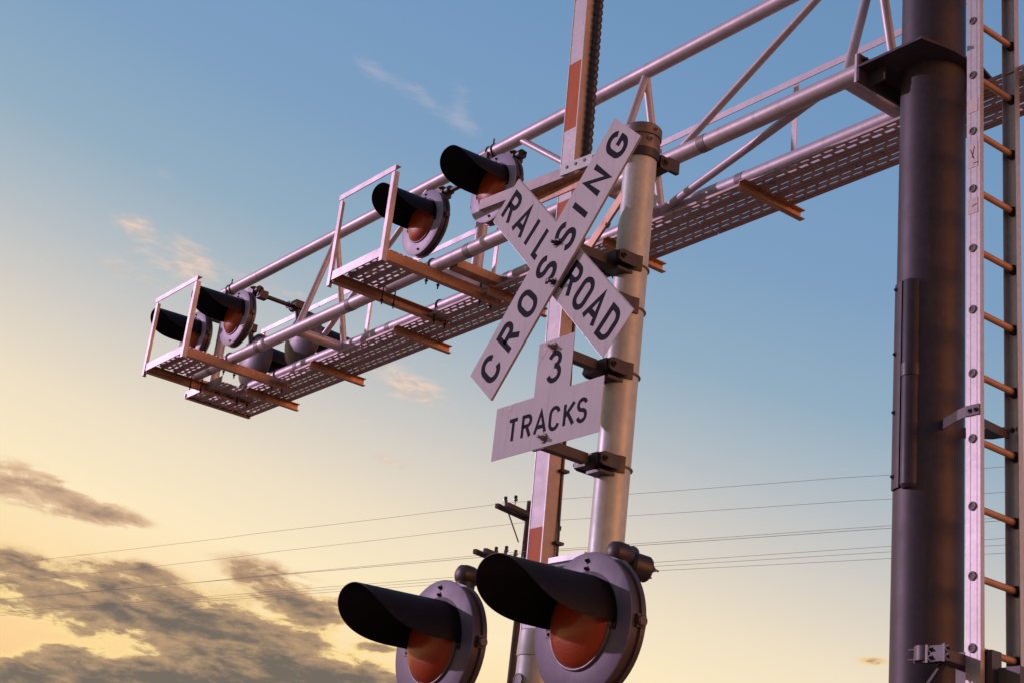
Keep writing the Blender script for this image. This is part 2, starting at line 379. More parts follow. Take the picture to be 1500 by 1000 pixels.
# ------------------------------------------------------------------ "3 TRACKS" sign
ts = thing('track_count_sign', 'white inverted T sign reading 3 TRACKS under the crossbuck', 'sign', (MX,Ys,1.802))
to = ts.location
x0, x1, zb, z1, z2 = -4.829, -4.175, 1.797, 2.018, 2.241
xa, xb = -4.592, -4.376
g = MB(); g.prism([(x0,zb),(x1,zb),(x1,z1),(xb,z1),(xb,z2),(xa,z2),(xa,z1),(x0,z1)], (0,Ys+.0025,0), (1,0,0), (0,0,1), .0025)
pl = g.done('panel', SIGN, ts, to, bevel=.0005)
for ch, x, w in zip('TRACKS', (-4.707,-4.620,-4.533,-4.449,-4.361,-4.286), (.066,.064,.080,.066,.068,.062)):
    letter(pl, to, ch, (x,Ys,1.903), (1,0,0), (0,0,1), .102, w, .0155)
letter(pl, to, '3', (-4.482,Ys,2.121), (1,0,0), (0,0,1), .134, .088, .0205)
for (x, z) in ((-4.497,2.205), (-4.500,1.832)):
    g = MB(); g.lathe([(0,0),(0,.021),(.003,.021),(.004,.012),(.004,0)], (x,Ys-.0002,z), (0,-1,0), 20); g.bolt((x,Ys-.004,z), (0,-1,0), .0115, .012, .016); g.done('bolt', BOLT, pl, to)
g = MB(); g.prism([(xa+.0006,z2-.0006),(xa+.0006,z2-.105),(xa+.018,z2-.085),(xa+.075,z2-.0006)], (0,Ys-.0002,0), (1,0,0), (0,0,1), .0004)  # beige wedges along the top edges of the panel
g.prism([(x0+.062,z1-.0006),(x0+.085,z1-.032),(x0+.118,z1-.0006)], (0,Ys-.0002,0), (1,0,0), (0,0,1), .0004)
g.done('edge_patch', PATCH, pl, to)
bracket(ts, to, 2.215, Ys, 0); bracket(ts, to, 1.822, Ys, 0)

# ------------------------------------------------------------------ gate arm
ga = thing('crossing_gate', 'raised crossing gate with a long orange red and white banded arm behind the crossbuck', 'crossing gate', (-5.09,3.95,1.15))
go = ga.location
def armx(z): return -5.137-(z-1.26)*(.107/3.12)            # left edge; the arm leans a touch to the road
AW, AD, y0 = .1015, .085, 3.90
g = MB(); rings = []
for z in (1.15, 5.6):
    x = armx(z); rings.append(g.verts([(x,y0,z),(x+AW,y0,z),(x+AW,y0+AD,z),(x,y0+AD,z)]))
for i in range(4): g.face([rings[0][i], rings[0][(i+1)%4], rings[1][(i+1)%4], rings[1][i]])
g.face(rings[0][::-1]); g.face(rings[1])
g.done('arm_beam', ARMS, ga, go, bevel=.004)
bounds = [1.17,1.29,1.681,2.073,2.464,2.857,3.248,3.631,4.006,4.381,4.757,5.13,5.5]
for i, (za, zc) in enumerate(zip(bounds, bounds[1:])):
    g = MB(); e = .008
    v = [(armx(za)+e,za),(armx(za)+AW-e,za),(armx(zc)+AW-e,zc),(armx(zc)+e,zc)]
    g.prism([(a,b-.0006) if b == zc else (a,b) for a, b in v], (0,y0-.0002,0), (1,0,0), (0,0,1), .0012)
    g.done('reflective_band', ARMR if i % 2 else ARMW, ga, go)
g = MB()
for s in (0,1):
    xo = AW-.006 if s else 0
    g.prism([(armx(1.16)+xo,1.16),(armx(1.16)+xo+.006,1.16),(armx(5.55)+xo+.006,5.55),(armx(5.55)+xo,5.55)], (0,y0-.0001,0), (1,0,0), (0,0,1), .003)
g.done('edge_trim', MASTP, ga, go)
# corrugated lamp conduit and hanging cable on the side of the arm
prof = []; z = 2.95
while z < 5.5: prof += [(z,.0165),(z+.012,.0215),(z+.024,.0215),(z+.036,.0165)]; z += .040
g = MB(); t = Vector((-.0343,0,1)); 
g.lathe([(h-2.95,r) for h, r in prof], (armx(2.95)+AW+.021,y0+.058,2.95), t, 14); g.done('conduit', RUBBER, ga, go)
g = MB(); g.tube([(armx(zz)+AW+.009+.006*math.sin(zz*9),y0+.07,zz) for zz in [1.3+.12*i for i in range(15)]], .0055, 8)
for zz in (1.62,1.94,2.3,2.66): g.box((armx(zz)+AW-.001,y0+.05,zz-.006), (armx(zz)+AW+.03,y0+.09,zz+.006))
g.done('cable', RUBBER, ga, go)
# socket the arm stands in
g = MB(); sx, sy = armx(1.2)+.062, 3.955
g.lathe([(-.25,0),(-.25,.084),(1.135,.084),(1.135,.088),(1.14,.089),(1.238,.086),(1.246,.078),(1.246,0)], (sx,sy,0), (0,0,1), 40); so = g.done('arm_socket', MASTP, ga, go)
g = MB(); g.lathe([(0,0),(0,.030),(.004,.030),(.004,.026),(.002,.024),(.002,0)], (sx-.006,sy-.0845,1.03), (-.05,-1,0), 24); g.done('bolt_hole', RUBBER, so, go)
# the gate mechanism that carries it
g = MB(); g.box((-5.42,3.80,-H), (-4.86,4.25,-.35)); g.done('gate_machine', MASTP, ga, go, bevel=.02)

# ------------------------------------------------------------------ signal light (local: disc centre at origin, faces -Y)
def make_light(name, label, loc, disc, hous, elbow, group):
    t = thing(name, label, 'signal light', loc, group)
    kw = dict(parent=t, local=True)
    g = MB(); g.lathe([(0,.150),(0,.2505),(.002,.254),(.005,.254),(.005,.150)], (0,0,0), (0,1,0), 72, True); d = g.done('background', disc, **kw)
    for (x, z) in ((0,.225),(0,.196),(-.17,-.02),(.17,-.02),(.0,-.215)):
        g = MB(); g.bolt((x,-.0002,z), (0,-1,0), .0075, .006, .004); g.done('bolt', CLAMP, d, local=True)
    g = MB(); g.lathe([(.006,.247),(.048,.243),(.050,.253),(.070,.253),(.076,.243),(.10,.205),(.125,.14),(.14,.07),(.145,0)], (0,0,0), (0,1,0), 64)
    g.box((.20,.028,-.022), (.258,.066,.022)); g.lathe([(0,.020),(.012,.020),(.016,.015),(.016,0)], (.253,.046,.0), (1,0,0), 16)
    hs = g.done('housing', hous, **kw)
    g = MB(); g.torus((0,-.004,0), (0,1,0), .1545, .006, 64, 10); g.done('bezel', RIM, **kw)
    fr = [(-.004,.151),(-.017,.145),(-.031,.130),(-.043,.106),(-.052,.076),(-.057,.042),(-.059,.018),(-.0595,0)]
    g = MB(); g.lathe(fr+[(y+.006,r*.97) for y, r in fr[::-1]], (0,0,0), (0,1,0), 64, True); g.done('lens', LENS, **kw)
    g = MB(); g.lathe([(.003,.1475),(.012,.146),(.040,.128),(.066,.095),(.080,.055),(.085,.02),(.085,0)], (0,0,0), (0,1,0), 48); g.done('reflector', REFL, **kw)
    # visor: a half tube whose front is cut on a slant
    g = MB(); n, m = 56, 10; r0 = .171; th = .0022; tm = 92
    def pt(i, j, r):
        k = -1+2*i/n; k = math.copysign(1-(1-abs(k))**1.6, k); a = tm*k
        Lf = .030+.368*max(0., 1-abs(k)**2.6)**(1/2.9)
        f = j/m; y = -Lf*f
        return (r*math.sin(R(a)), y, r*math.cos(R(a))-.045*f*Lf/.4*.35+.002)
    o_ = [[g.bm.verts.new(pt(i,j,r0)) for j in range(m+1)] for i in range(n+1)]
    i_ = [[g.bm.verts.new(pt(i,j,r0-th)) for j in range(m+1)] for i in range(n+1)]
    for i in range(n):
        for j in range(m):
            g.face([o_[i][j],o_[i+1][j],o_[i+1][j+1],o_[i][j+1]]); g.face([i_[i][j],i_[i][j+1],i_[i+1][j+1],i_[i+1][j]])
        g.face([o_[i][m],o_[i+1][m],i_[i+1][m],i_[i][m]]); g.face([o_[i][0],i_[i][0],i_[i+1][0],o_[i+1][0]])
    for j in range(m):
        g.face([o_[0][j],o_[0][j+1],i_[0][j+1],i_[0][j]]); g.face([o_[n][j],i_[n][j],i_[n][j+1],o_[n][j+1]])
    hd = g.done('hood', BLK, **kw)
    # base flange of the visor, lying on the background
    g = MB(); n = 40; A = []; 
    for i in range(n+1):
        a = R(-tm-8+2*(tm+8)*i/n); A.append([g.bm.verts.new((r*math.sin(a), y, r*math.cos(a))) for r, y in ((.162,-.0002),(.162,-.0022),(.186,-.0022),(.186,-.0002))])
    for i in range(n):
        for q in range(4): g.face([A[i][q],A[i][(q+1)%4],A[i+1][(q+1)%4],A[i+1][q]])
    g.face(A[0]); g.face(A[n][::-1]); g.done('flange', BLK, hd, local=True)
    if elbow:
        g = MB(); g.tube([(0,.10,.12),(0,.145,.285)], .026, 18); g.box((-.05,.10,.255), (.05,.19,.325)); g.lathe([(0,.0),(0,.036),(.05,.036),(.055,.03),(.055,0)], (.05,.145,.29), (1,0,0), 18)
        g.bolt((.106,.16,.30), (1,0,0), .010); g.bolt((.03,.098,.31), (0,-1,0), .010)
        g.done('mount', CLAMP, **kw, bevel=.004)
    return t
LG = 'red crossing signal lights with black hoods'
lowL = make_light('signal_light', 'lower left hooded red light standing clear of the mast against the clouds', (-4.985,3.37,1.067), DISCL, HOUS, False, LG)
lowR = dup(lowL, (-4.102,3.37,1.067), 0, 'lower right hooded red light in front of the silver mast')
upA = make_light('signal_light', 'hooded red light on the cantilever nearest to the crossbuck', (-7.91,5.36,4.835), DISCH, HOUS, True, LG)
dup(upA, (-8.764,5.36,4.842), 0, 'hooded red light on the cantilever behind the raised corner of the near platform rail')
dup(upA, (-11.61,5.36,4.825), 0, 'hooded red light at the cantilever tip, right of the far platform rail')
dup(upA, (-12.42,5.36,4.835), 0, 'hooded red light at the cantilever tip, seen through the far platform rail')
bk = make_light('signal_light', 'light facing away under the front chord at the tip, with its bright rim', (-12.36,6.03,4.80), DISCH, HOUSG, True, LG)
bk.rotation_euler = (0,0,math.pi)
dup(bk, (-11.50,6.03,4.80), math.pi, 'light facing away with a grey round back, hanging next to the cross tube')

# ------------------------------------------------------------------ cantilever truss
tr = thing('cantilever_truss', 'long pinkish galvanised pipe truss reaching out over the road', 'truss', (CX,CY,Zl))
tro = tr.location
cr = .046
def chord(name, pts, r=cr, seg=28):
    g = MB(); g.tube(pts, r, seg); return g.done(name, GALV, tr, tro)
def seam_rings(name, x_list, y, z, par):
    pass
topc = chord('top_chord', [(-12.30,Ym,Zt),(-4.0,Ym,Zt)], .047)
frc = chord('front_chord', [(-12.20,Yf,Zl),(-4.59,Yf,Zl)], .049)
bkc = chord('back_chord', [(-12.45,Yb,Zl),(-4.59,Yb,Zl)], .049)
def weldring(g, p, ax, r): g.torus(p, ax, r, .004, 28, 6)
for k, x in enumerate(FR):
    if k not in (2, 4):
        for yb_ in (Yf, Yb): chord('web_strut', [(x,Ym,Zt-.03),(x,yb_+(Ym-yb_)*.06,Zl+.03)], .0255, 18)
    chord('cross_tube', [(x,Yf+.03,Zl-.004),(x,Yb-.03,Zl-.004)], .040, 20)
# diagonals in the middle plane and one lateral in the bottom plane
for xt, xb_ in ((-4.97,-6.57), (-7.90,-6.63), (-8.98,-10.27)): chord('diagonal', [(xt,Ym,Zt-.01),(xb_,Ym,Zl+.03)], .0235, 16)
chord('diagonal', [(-4.90,Yf+.02,Zl-.006),(-6.62,Yb-.03,Zl-.006)], .025, 16)
for x in (-8.24, -12.17):
    chord('light_post', [(x,Ym,Zl-.05),(x,Ym,Zt-.02)], .043, 22)
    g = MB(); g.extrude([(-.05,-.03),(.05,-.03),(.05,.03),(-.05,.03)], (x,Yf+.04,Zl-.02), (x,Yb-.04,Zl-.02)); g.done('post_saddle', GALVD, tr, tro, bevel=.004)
# light crossarms on the posts and the pipes to the lights that face away
def armset(x0_, x1_, y, z):
    g = MB(); g.tube([(x0_,y,z),(x1_,y,z)], .019, 14); return g.done('light_arm', CLAMP, tr, tro)
armset(-8.80,-7.86,5.505,5.125); armset(-12.46,-11.56,5.505,5.115)
for x in (-11.52, -12.36):
    g = MB(); g.tube([(x,5.49,5.075),(x,5.885,5.075)], .019, 14); g.box((x-.035,5.50,5.04), (x+.035,5.58,5.11)); g.torus((x,5.85,5.075), (0,1,0), .03, .006, 16, 6); g.torus((x,5.80,5.075), (0,1,0), .03, .006, 16, 6)
    g.done('light_arm', CLAMP, tr, tro)
for x in (-8.24,-12.17):
    g = MB(); g.box((x-.05,Ym-.07,Zt-.10), (x+.05,Ym-.045,Zt-.03)); g.box((x-.045,Ym-.06,5.08), (x+.045,Ym-.03,5.16)); g.done('clamp_plate', CLAMP, tr, tro)
    for dx in (0,.06):
        g = MB(); g.torus((x+dx,Ym,Zt), (1,0,0), .0505, .0055, 24, 6); 
        if dx: g.tube([(x+dx,Ym-.03,Zt+.035),(x+dx,Ym-.03,Zt+.085)], .006, 8)
        g.done('u_bolt', CLAMP, tr, tro)
# bolted end flange of the front chord and clamp rings
for yc in (Yf, Yb):
    g = MB(); g.box((-4.592,yc-.083,4.258), (-4.578,yc+.083,4.424)); ef = g.done('end_flange', GALV, tr, tro, bevel=.002)
    for a in (-1,1):
        for b in (-1,1):
            g = MB(); g.bolt((-4.592,yc+a*.062,4.341+b*.062), (-1,0,0), .011); g.done('bolt', BOLT, ef, tro)
for x in (-5.75,-8.0,-9.5,-10.9,-11.75):
    for x_, y_ in ((x,Yf), (x-.15,Yb)):
        g = MB(); g.lathe([(-.03,.0491),(-.03,.0512),(.03,.0512),(.03,.0491)], (x_,y_,Zl), (1,0,0), 28, True); g.done('splice_sleeve', SLEEV, tr, tro)
# ------------------------------------------------------------------ perforated planks
def plank(mb, x0, x1, y0, y1, z, slot=.064, bar=.023, th=.034):
    """grip-strut plank: solid strips along x with two rows of slots, deep slot walls, side flanges"""
    w = y1-y0; sl = ((.24,.38), (.58,.72))
    for a, b in ((0,.24), (.38,.58), (.72,1.)): mb.box((x0,y0+w*a,z), (x1,y0+w*b,z+.004))
    for k, (a, b) in enumerate(sl):
        x = x0-(slot+bar)*.5*k
        while x < x1:
            xa_, xe = max(x, x0), min(x+bar, x1)
            if xe > xa_: mb.box((xa_,y0+w*a-.0005,z+.0006), (xe,y0+w*b+.0005,z+.0046))
            x += slot+bar
        mb.box((x0,y0+w*b-.0003,z+.0042), (x1,y0+w*b+.0022,z+.0095))          # turned-up lip on the far side of the slots
    for yy in (y0, y1-.0025): mb.box((x0,yy,z-.012), (x1,yy+.0025,z+.0005))
    for a, b in ((.0,.13), (.87,1.)): mb.box((x0+.001,y0+w*a+.0026*(a < .1),z-.007), (x1-.001,y0+w*b-.0026*(b > .9),z+.0004))
wy0, wy1 = 5.665, 6.055
wz = Zl-.085
pw = (wy1-wy0)/3
for (xa_, xb_) in ((-12.42,-9.40),(-9.40,-6.38),(-6.38,-2.2)):
    for k in range(3):
        g = MB(); plank(g, xa_+.003, xb_-.003, wy0+pw*k+.003, wy0+pw*(k+1)-.003, wz); g.done('grating_plank', PLANK, tr, tro)
def cchan(g, p0, p1, h, w, t, side):
    """C channel with its web facing one side"""
    s = side
    prof = [(0,-h/2),(s*w,-h/2),(s*w,-h/2+t),(s*t,-h/2+t),(s*t,h/2-t),(s*w,h/2-t),(s*w,h/2),(0,h/2)]
    g.extrude(prof, p0, p1)
for k in range(2):
    g = MB(); plank(g, -12.42, -11.75, 5.43+.117*k, 5.54+.117*k, wz); g.done('grating_plank', PLANK, tr, tro)
g = MB(); g.box((-12.46,5.415,wz-.01), (-11.75,5.42,wz+.055)); g.done('toe_plate', GALV, tr, tro)
for x in (-3.4,-5.80,-7.00,-8.22,-9.40,-10.62,-11.70):
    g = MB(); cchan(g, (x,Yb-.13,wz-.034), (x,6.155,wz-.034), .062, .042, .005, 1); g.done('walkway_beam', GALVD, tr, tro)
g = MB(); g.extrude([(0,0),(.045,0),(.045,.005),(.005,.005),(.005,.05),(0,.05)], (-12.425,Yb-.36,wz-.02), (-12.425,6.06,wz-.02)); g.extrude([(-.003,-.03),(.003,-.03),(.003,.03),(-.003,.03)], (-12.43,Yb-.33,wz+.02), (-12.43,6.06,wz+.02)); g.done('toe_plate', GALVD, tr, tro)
# handrail along the far side of the walkway
hz = 5.11
g = MB(); g.box((-12.45,6.042,hz), (-2.2,6.048,hz+.045)); g.box((-12.45,6.048,hz+.0395), (-2.2,6.085,hz+.045)); g.done('handrail', GALV, tr, tro)
for x in (-3.4,-5.78,-7.00,-8.78,-10.53,-12.42):
    g = MB(); g.box((x-.02,6.0482,wz+.036), (x+.02,6.053,hz+.036)); g.box((x-.02,6.053,wz+.036), (x-.015,6.085,hz+.036)); g.done('handrail_post', GALV, tr, tro)

# ------------------------------------------------------------------ service platforms in front of the lights
def platform(xa_, xb_, label):
    p = thing('service_platform', label, 'platform', ((xa_+xb_)/2,4.84,wz), 'service platforms below the cantilever lights')
    po = p.location; zc = wz-.002+.005
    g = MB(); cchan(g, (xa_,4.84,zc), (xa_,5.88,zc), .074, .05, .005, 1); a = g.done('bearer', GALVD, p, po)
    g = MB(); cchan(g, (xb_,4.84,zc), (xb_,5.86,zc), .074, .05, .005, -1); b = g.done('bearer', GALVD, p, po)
    for (bear, x) in ((a, xa_+.055), (b, xb_-.06)):
        for y in (Yf, Yb):
            g = MB(); g.torus((x,y,Zl), (1,0,0), .055, .0055, 24, 8, -112, 112)
            for s in (-1,1): g.tube([(x,y+s*.052,Zl-.022),(x,y+s*.050,Zl-.155)], .0055, 8); g.bolt((x,y+s*.050,Zl-.123), (0,0,-1), .009, .009, .02)
            g.done('u_bolt', RUBBER, bear, po)
    for k in range(3):
        y0_ = 4.852+.122*k
        g = MB(); plank(g, xa_+.052, xb_-.002, y0_, y0_+.116, wz+.044, .058, .032); g.done('grating_plank', PLANK, p, po)
    g = MB(); g.box((xa_-.01,4.834,wz-.022), (xb_+.01,4.839,wz+.046)); g.box((xa_-.01,4.839,wz+.041), (xb_+.01,4.851,wz+.046)); g.done('toe_plate', GALV, p, po)
    zr = wz+.62
    for s, x in ((-1,xa_), (1,xb_)):
        g = MB(); g.box((x-.019,4.828,wz-.06), (x+.019,4.8335,zr)); g.box((x+(.0145 if s > 0 else -.019),4.8335,wz-.06), (x+(.019 if s > 0 else -.0145),4.868,zr)); g.done('rail_post', GALV, p, po)
    g = MB(); g.box((xa_-.03,4.823,zr-.002), (xb_+.03,4.8278,zr+.040)); g.box((xa_-.03,4.8278,zr+.0355), (xb_+.03,4.868,zr+.040)); g.done('top_rail', GALV, p, po)
    return p
platform(-12.06,-11.33,'small railed service platform at the tip end of the cantilever')
platform(-9.035,-8.36,'small railed service platform nearer to the crossbuck')

# ------------------------------------------------------------------ column
cm = thing('cantilever_column', 'thick dark steel column that holds up the cantilever at the right', 'column', (CX,CY,-H))
cmo = cm.location
g = MB(); g.lathe([(-H,CR),(6.3,CR)], (CX,CY,0), (0,0,1), 72); g.done('shaft', COLM, cm, cmo)
gpoly = [(-4.5775,5.22),(-4.173,5.22),(-4.128,5.416),(-4.128,5.652),(-4.173,5.848),(-4.5775,5.848)]
for zp in (4.338, 5.29):
    g = MB(); g.prism(gpoly, (0,0,zp), (1,0,0), (0,1,0), .014); gp = g.done('gusset_plate', COLM, cm, cmo, bevel=.001)
    g = MB(); g.box((-4.5778,5.222,zp-.078), (-4.564,5.846,zp-.001)); g.box((-4.5635,5.296,zp-.076), (-4.46,5.308,zp-.001)); g.done('web_plate', COLM, gp, cmo)
    for yc in (Yf, Yb):
        g = MB(); g.box((-4.5778,yc-.083,zp+.0145), (-4.564,yc+.083,zp+.082)); g.done('lug_plate', COLM, gp, cmo)
        for a in (-1,1):
            g = MB(); g.bolt((-4.564,yc+a*.05,zp+.055), (1,0,0), .012, .012, .012); g.done('bolt', CLAMP, gp, cmo)
# long bolted cover: a flat flange strip and a half-round trough
def on_col(deg, r=CR): return (CX+r*math.cos(R(deg)), CY+r*math.sin(R(deg)))
za, zc = 2.135, 3.155
def shell(g, a0, a1, r0, r1, z0, z1, n=10):
    A = []
    for i in range(n+1):
        a = a0+(a1-a0)*i/n; A.append(g.verts([(*on_col(a,r0),z0),(*on_col(a,r1),z0),(*on_col(a,r1),z1),(*on_col(a,r0),z1)]))
    for p, q in zip(A, A[1:]):
        for k in range(4): g.face([p[k],p[(k+1)%4],q[(k+1)%4],q[k]])
    g.face(A[0][::-1]); g.face(A[-1])
g = MB(); shell(g, 232, 257, CR-.002, CR+.011, za, zc); fl = g.done('cover_flange', COLM, cm, cmo, bevel=.001)
for z in (za+.06, za+.37, za+.66, zc-.03):
    x, y = on_col(240, CR+.011); g = MB(); g.bolt((x,y,z), (x-CX,y-CY,0), .008, .006, .003); g.done('bolt', COLM, fl, cmo)
ccx, ccy = on_col(274, CR-.012)
g = MB(); g.lathe([(za-.01,.0),(za-.01,.032),(za+.006,.043),(zc-.02,.043),(zc-.012,.040),(zc-.012,0)], (ccx,ccy,0), (0,0,1), 28); cv = g.done('cover_trough', COLM, cm, cmo)
g = MB(); g.lathe([(2.66,.0435),(2.66,.047),(2.72,.047),(2.72,.0435)], (ccx,ccy,0), (0,0,1), 28); g.done('band', RUBBER, cv, cmo)

# ------------------------------------------------------------------ ladder
ld = thing('ladder', 'aluminium ladder with round rungs standing beside the dark column', 'ladder', (-3.983,5.52,-H))
lo = ld.location
lx0, lx1 = -4.018, -3.944
def rail(y, s, z0=-H, z1=6.3):
    g = MB(); t = .004; d = .028 if s > 0 else .036
    # web at y, flanges reaching s (+1/-1) toward the rungs
    pr = [(lx0,y),(lx0,y+s*d),(lx0+t,y+s*d),(lx0+t,y+s*t),(lx1-t,y+s*t),(lx1-t,y+s*d),(lx1,y+s*d),(lx1,y)]
    lo_ = g.verts([(a,b,z0) for a, b in pr]); hi_ = g.verts([(a,b,z1) for a, b in pr])
    for i in range(8): g.face([lo_[i],lo_[(i+1)%8],hi_[(i+1)%8],hi_[i]])
    g.face(lo_[::-1]); g.face(hi_)
    for xx in (lx0+.020, lx1-.020): g.box((xx-.003,y-s*.0012,z0+.01), (xx+.003,y+s*.0002,z1-.01))       # shallow ribs
    return g.done('rail', ALU, ld, lo)
YR0, YR1 = 5.368, 5.680
r1 = rail(YR0, 1); r2 = rail(YR1, -1)
zr0 = 2.2895-.3048*12
z = zr0
while z < 6.1:
    if z > -H+.1:
        zz = z
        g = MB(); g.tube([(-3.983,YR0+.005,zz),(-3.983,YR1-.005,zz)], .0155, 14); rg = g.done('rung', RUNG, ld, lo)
        g = MB(); g.lathe([(-.001,.015),(.004,.0205),(.007,.0175),(.007,.0125),(.0035,.0135),(.0030,0)], (-3.983,YR0-.0002,zz), (0,-1,0), 20); g.done('rung_ferrule', BOLT, rg, lo)
        g = MB(); g.lathe([(0,0),(0,.0135),(.0008,.0135),(.0008,0)], (-3.983,YR0-.0038,zz), (0,-1,0), 16); g.done('rung_end', RUBBER, rg, lo)
        g = MB(); g.lathe([(0,.0158),(0,.026),(.012,.024),(.026,.0165),(.026,.0158)], (-3.983,YR1-.0042,zz), (0,-1,0), 20, True); g.done('rung_socket', RUBBER, rg, lo)
    z += .3048
for (z0_, z1_) in ((3.915,3.985),(3.62,3.75),(3.38,3.46)):
    g = MB(); g.box((lx0+.010,YR0-.0022,z0_), (lx1-.012,YR0-.0014,z1_)); st = g.done('sticker', LABEL, r1, lo)
g = MB()
for i, (z0_, a) in enumerate(((3.69,.35),(3.70,-.2),(3.42,.3),(3.64,0))):
    g.prism([(-.002,-.03),(.002,-.03),(.002,.03),(-.002,.03)] if i < 2 else [(-.014,-.002),(.014,-.002),(.014,.002),(-.014,.002)], (-3.985+.006*i,YR0-.0023,z0_), (math.cos(a),0,math.sin(a)), (-math.sin(a),0,math.cos(a)), .0004)
g.done('scratch', INK, st, lo)
# stand-off straps to the column
g = MB(); zz = 2.42
ax_, ay_ = on_col(322, CR+.002)
def strap(g, pts, z, h, t=.005):
    for p, q in zip(pts, pts[1:]): g.extrude([(-t/2,-h/2),(t/2,-h/2),(t/2,h/2),(-t/2,h/2)], (*p,z), (*q,z))
strap(g, [(lx1-.002,YR0-.0045),(lx0+.004,YR0-.0045),(-4.075,5.385),(-4.125,5.41),on_col(328,CR+.0)], zz, .048)
for x in (-3.998,-3.967): g.bolt((x,YR0-.0072,zz), (0,-1,0), .0085, .007, .003)
b_ = g.done('stand_off', HOUS, ld, lo)
g = MB(); strap(g, [(lx1-.004,YR1+.004),(lx0+.004,YR1+.004),(-4.10,YR1-.01),on_col(20,CR)], zz, .05)
strap(g, [(-3.99,YR0+.032),(-4.0,YR1-.03)], zz-.03, .04)
for x in (-3.998,-3.967): g.bolt((x,YR1-.0042,zz), (0,-1,0), .0085, .007, .003)
g.done('stand_off', HOUS, ld, lo)

# ------------------------------------------------------------------ clamp, boxes at the foot of the column
bx = thing('junction_box', 'dark cable boxes and strap clamp at the bottom behind the ladder', 'junction box', (-3.95,5.30,1.0))
bo = bx.location
g = MB(); g.box((-4.095,5.405,1.0), (-3.915,5.47,1.372)); g.done('body', HOUS, bx, bo, bevel=.022)
g = MB(); g.box((-3.905,5.43,1.0), (-3.86,5.47,1.30)); g.box((-3.858,5.42,1.0), (-3.792,5.50,1.30)); g.done('body', HOUS, bx, bo, bevel=.018)
g = MB(); g.lathe([(1.305,.0),(1.305,.048),(1.366,.048),(1.366,0)], (-4.125,5.25,0), (0,0,1), 24)
g.box((-4.115,5.214,1.296), (-3.995,5.228,1.362)); g.box((-4.10,5.228,1.305), (-4.02,5.40,1.350)); cl = g.done('clamp', HOUSG, bx, bo, bevel=.003)
for x0_ in (-4.098,-4.012):
    g = MB(); g.box((x0_,5.208,1.292), (x0_+.012,5.2135,1.366)); g.done('strap', RIM, cl, bo)
for x in (-4.076,-3.99):
    for z in (1.312,1.347):
        g = MB(); g.bolt((x,5.2135,z), (0,-1,0), .008, .007, .006); g.done('bolt', CLAMP, cl, bo)
g = MB()
for z in (1.315,1.357): g.tube([(-4.165,5.235,z),(-4.205,5.235,z)], .004, 8)
g.tube([(-4.172,5.235,1.300),(-4.172,5.235,1.37)], .004, 8)
g.done('stud', BOLT, cl, bo)
g = MB(); g.tube([(-4.06,5.28,1.30),(-4.12,5.27,1.22),(-4.25,5.33,1.10),(-4.3,5.38,.9)], .014, 10); g.done('cable', RUBBER, bx, bo)

# ------------------------------------------------------------------ utility pole and overhead wires
UP = Vector((-32.31,24.40,11.17)); u = Vector((.968,.25,0)); n = Vector((-.25,.968,0))
up = thing('utility_pole', 'dark timber utility pole with two crossarms far behind the gate arm', 'utility pole', (UP.x,UP.y,-H))
uo = up.location
g = MB(); g.tube([(UP.x,UP.y,-H),(UP.x,UP.y,11.3)], [.125,.092], 16); g.done('pole', WOOD, up, uo)
pins = []
def xarm(z, half, twin, n_pins):
    for s in twin:
        o = UP+u*(s*.17); g = MB(); g.extrude([(-.055,-.06),(.055,-.06),(.055,.06),(-.055,.06)], (o.x-n.x*half,o.y-n.y*half,z), (o.x+n.x*half,o.y+n.y*half,z))
        a = g.done('crossarm', WOOD, up, uo)
    for t in n_pins:
        for s in twin:
            g = MB(); q = UP+n*t+u*(s*.17)
            g.tube([(q.x,q.y,z+.06),(q.x,q.y,z+.22)], .012, 8); g.lathe([(.20,.02),(.20,.06),(.25,.06),(.27,.035),(.29,.05),(.34,.04),(.35,0)], (q.x,q.y,z), (0,0,1), 14); g.done('insulator', GLASSI, up, uo)
xarm(10.86, 1.19, (-1,1), (-.85,.85)); xarm(9.45, 1.86, (-1,1), (-1.0,-.6,-.2,.25,.7,1.3))
g = MB()
for s in (-1,1):
    q = UP+n*(.62*s)+u*(-.2); q2 = UP+n*(.12*s)+u*(-.16); g.tube([(q.x,q.y,10.80),(q2.x,q2.y,10.15)], .018, 8)
g.done('brace', WOOD, up, uo)
def wire(dn, zl, z_att, zr, label, rr=.0048):
    """zl, zr: heights ten metres to either side of the pole"""
    pts = []
    for i in range(-24,25):
        d = i*1.6; q = (zl-z_att if d < 0 else zr-z_att)/10
        zz = z_att+abs(d)*q*1.25-.25*q*d*d/10*(.5 if abs(d) > 10 else 1)*(1 if abs(d) <= 10 else .9)
        base = UP+n*dn+u*d; pts.append((base.x,base.y,zz))
    g = MB(); g.tube(pts, rr, 6); w = g.done('overhead_wire', WIREM); tag(w, label, 'wire', 'overhead wires on the utility pole'); return w
wire(-.85, 10.86, 11.02, 10.80, 'topmost thin overhead wire, on the near insulators of the upper crossarm')
wire(.0, 10.52, 10.73, 10.51, 'second overhead wire from the top, below the upper crossarm')
wire(-1.0, 9.48, 9.61, 9.56, 'third overhead wire, near end of the lower crossarm')
wire(.25, 9.86, 9.95, 9.885, 'fourth overhead wire, just under the third', .006)
wire(.7, 9.50, 9.585, 9.59, 'fifth overhead wire, top of the low group of three')
wire(1.3, 9.60, 9.675, 9.635, 'sixth overhead wire, middle of the low group of three')
wire(1.5, 9.58, 9.64, 9.53, 'lowest overhead wire, bottom of the low group of three')

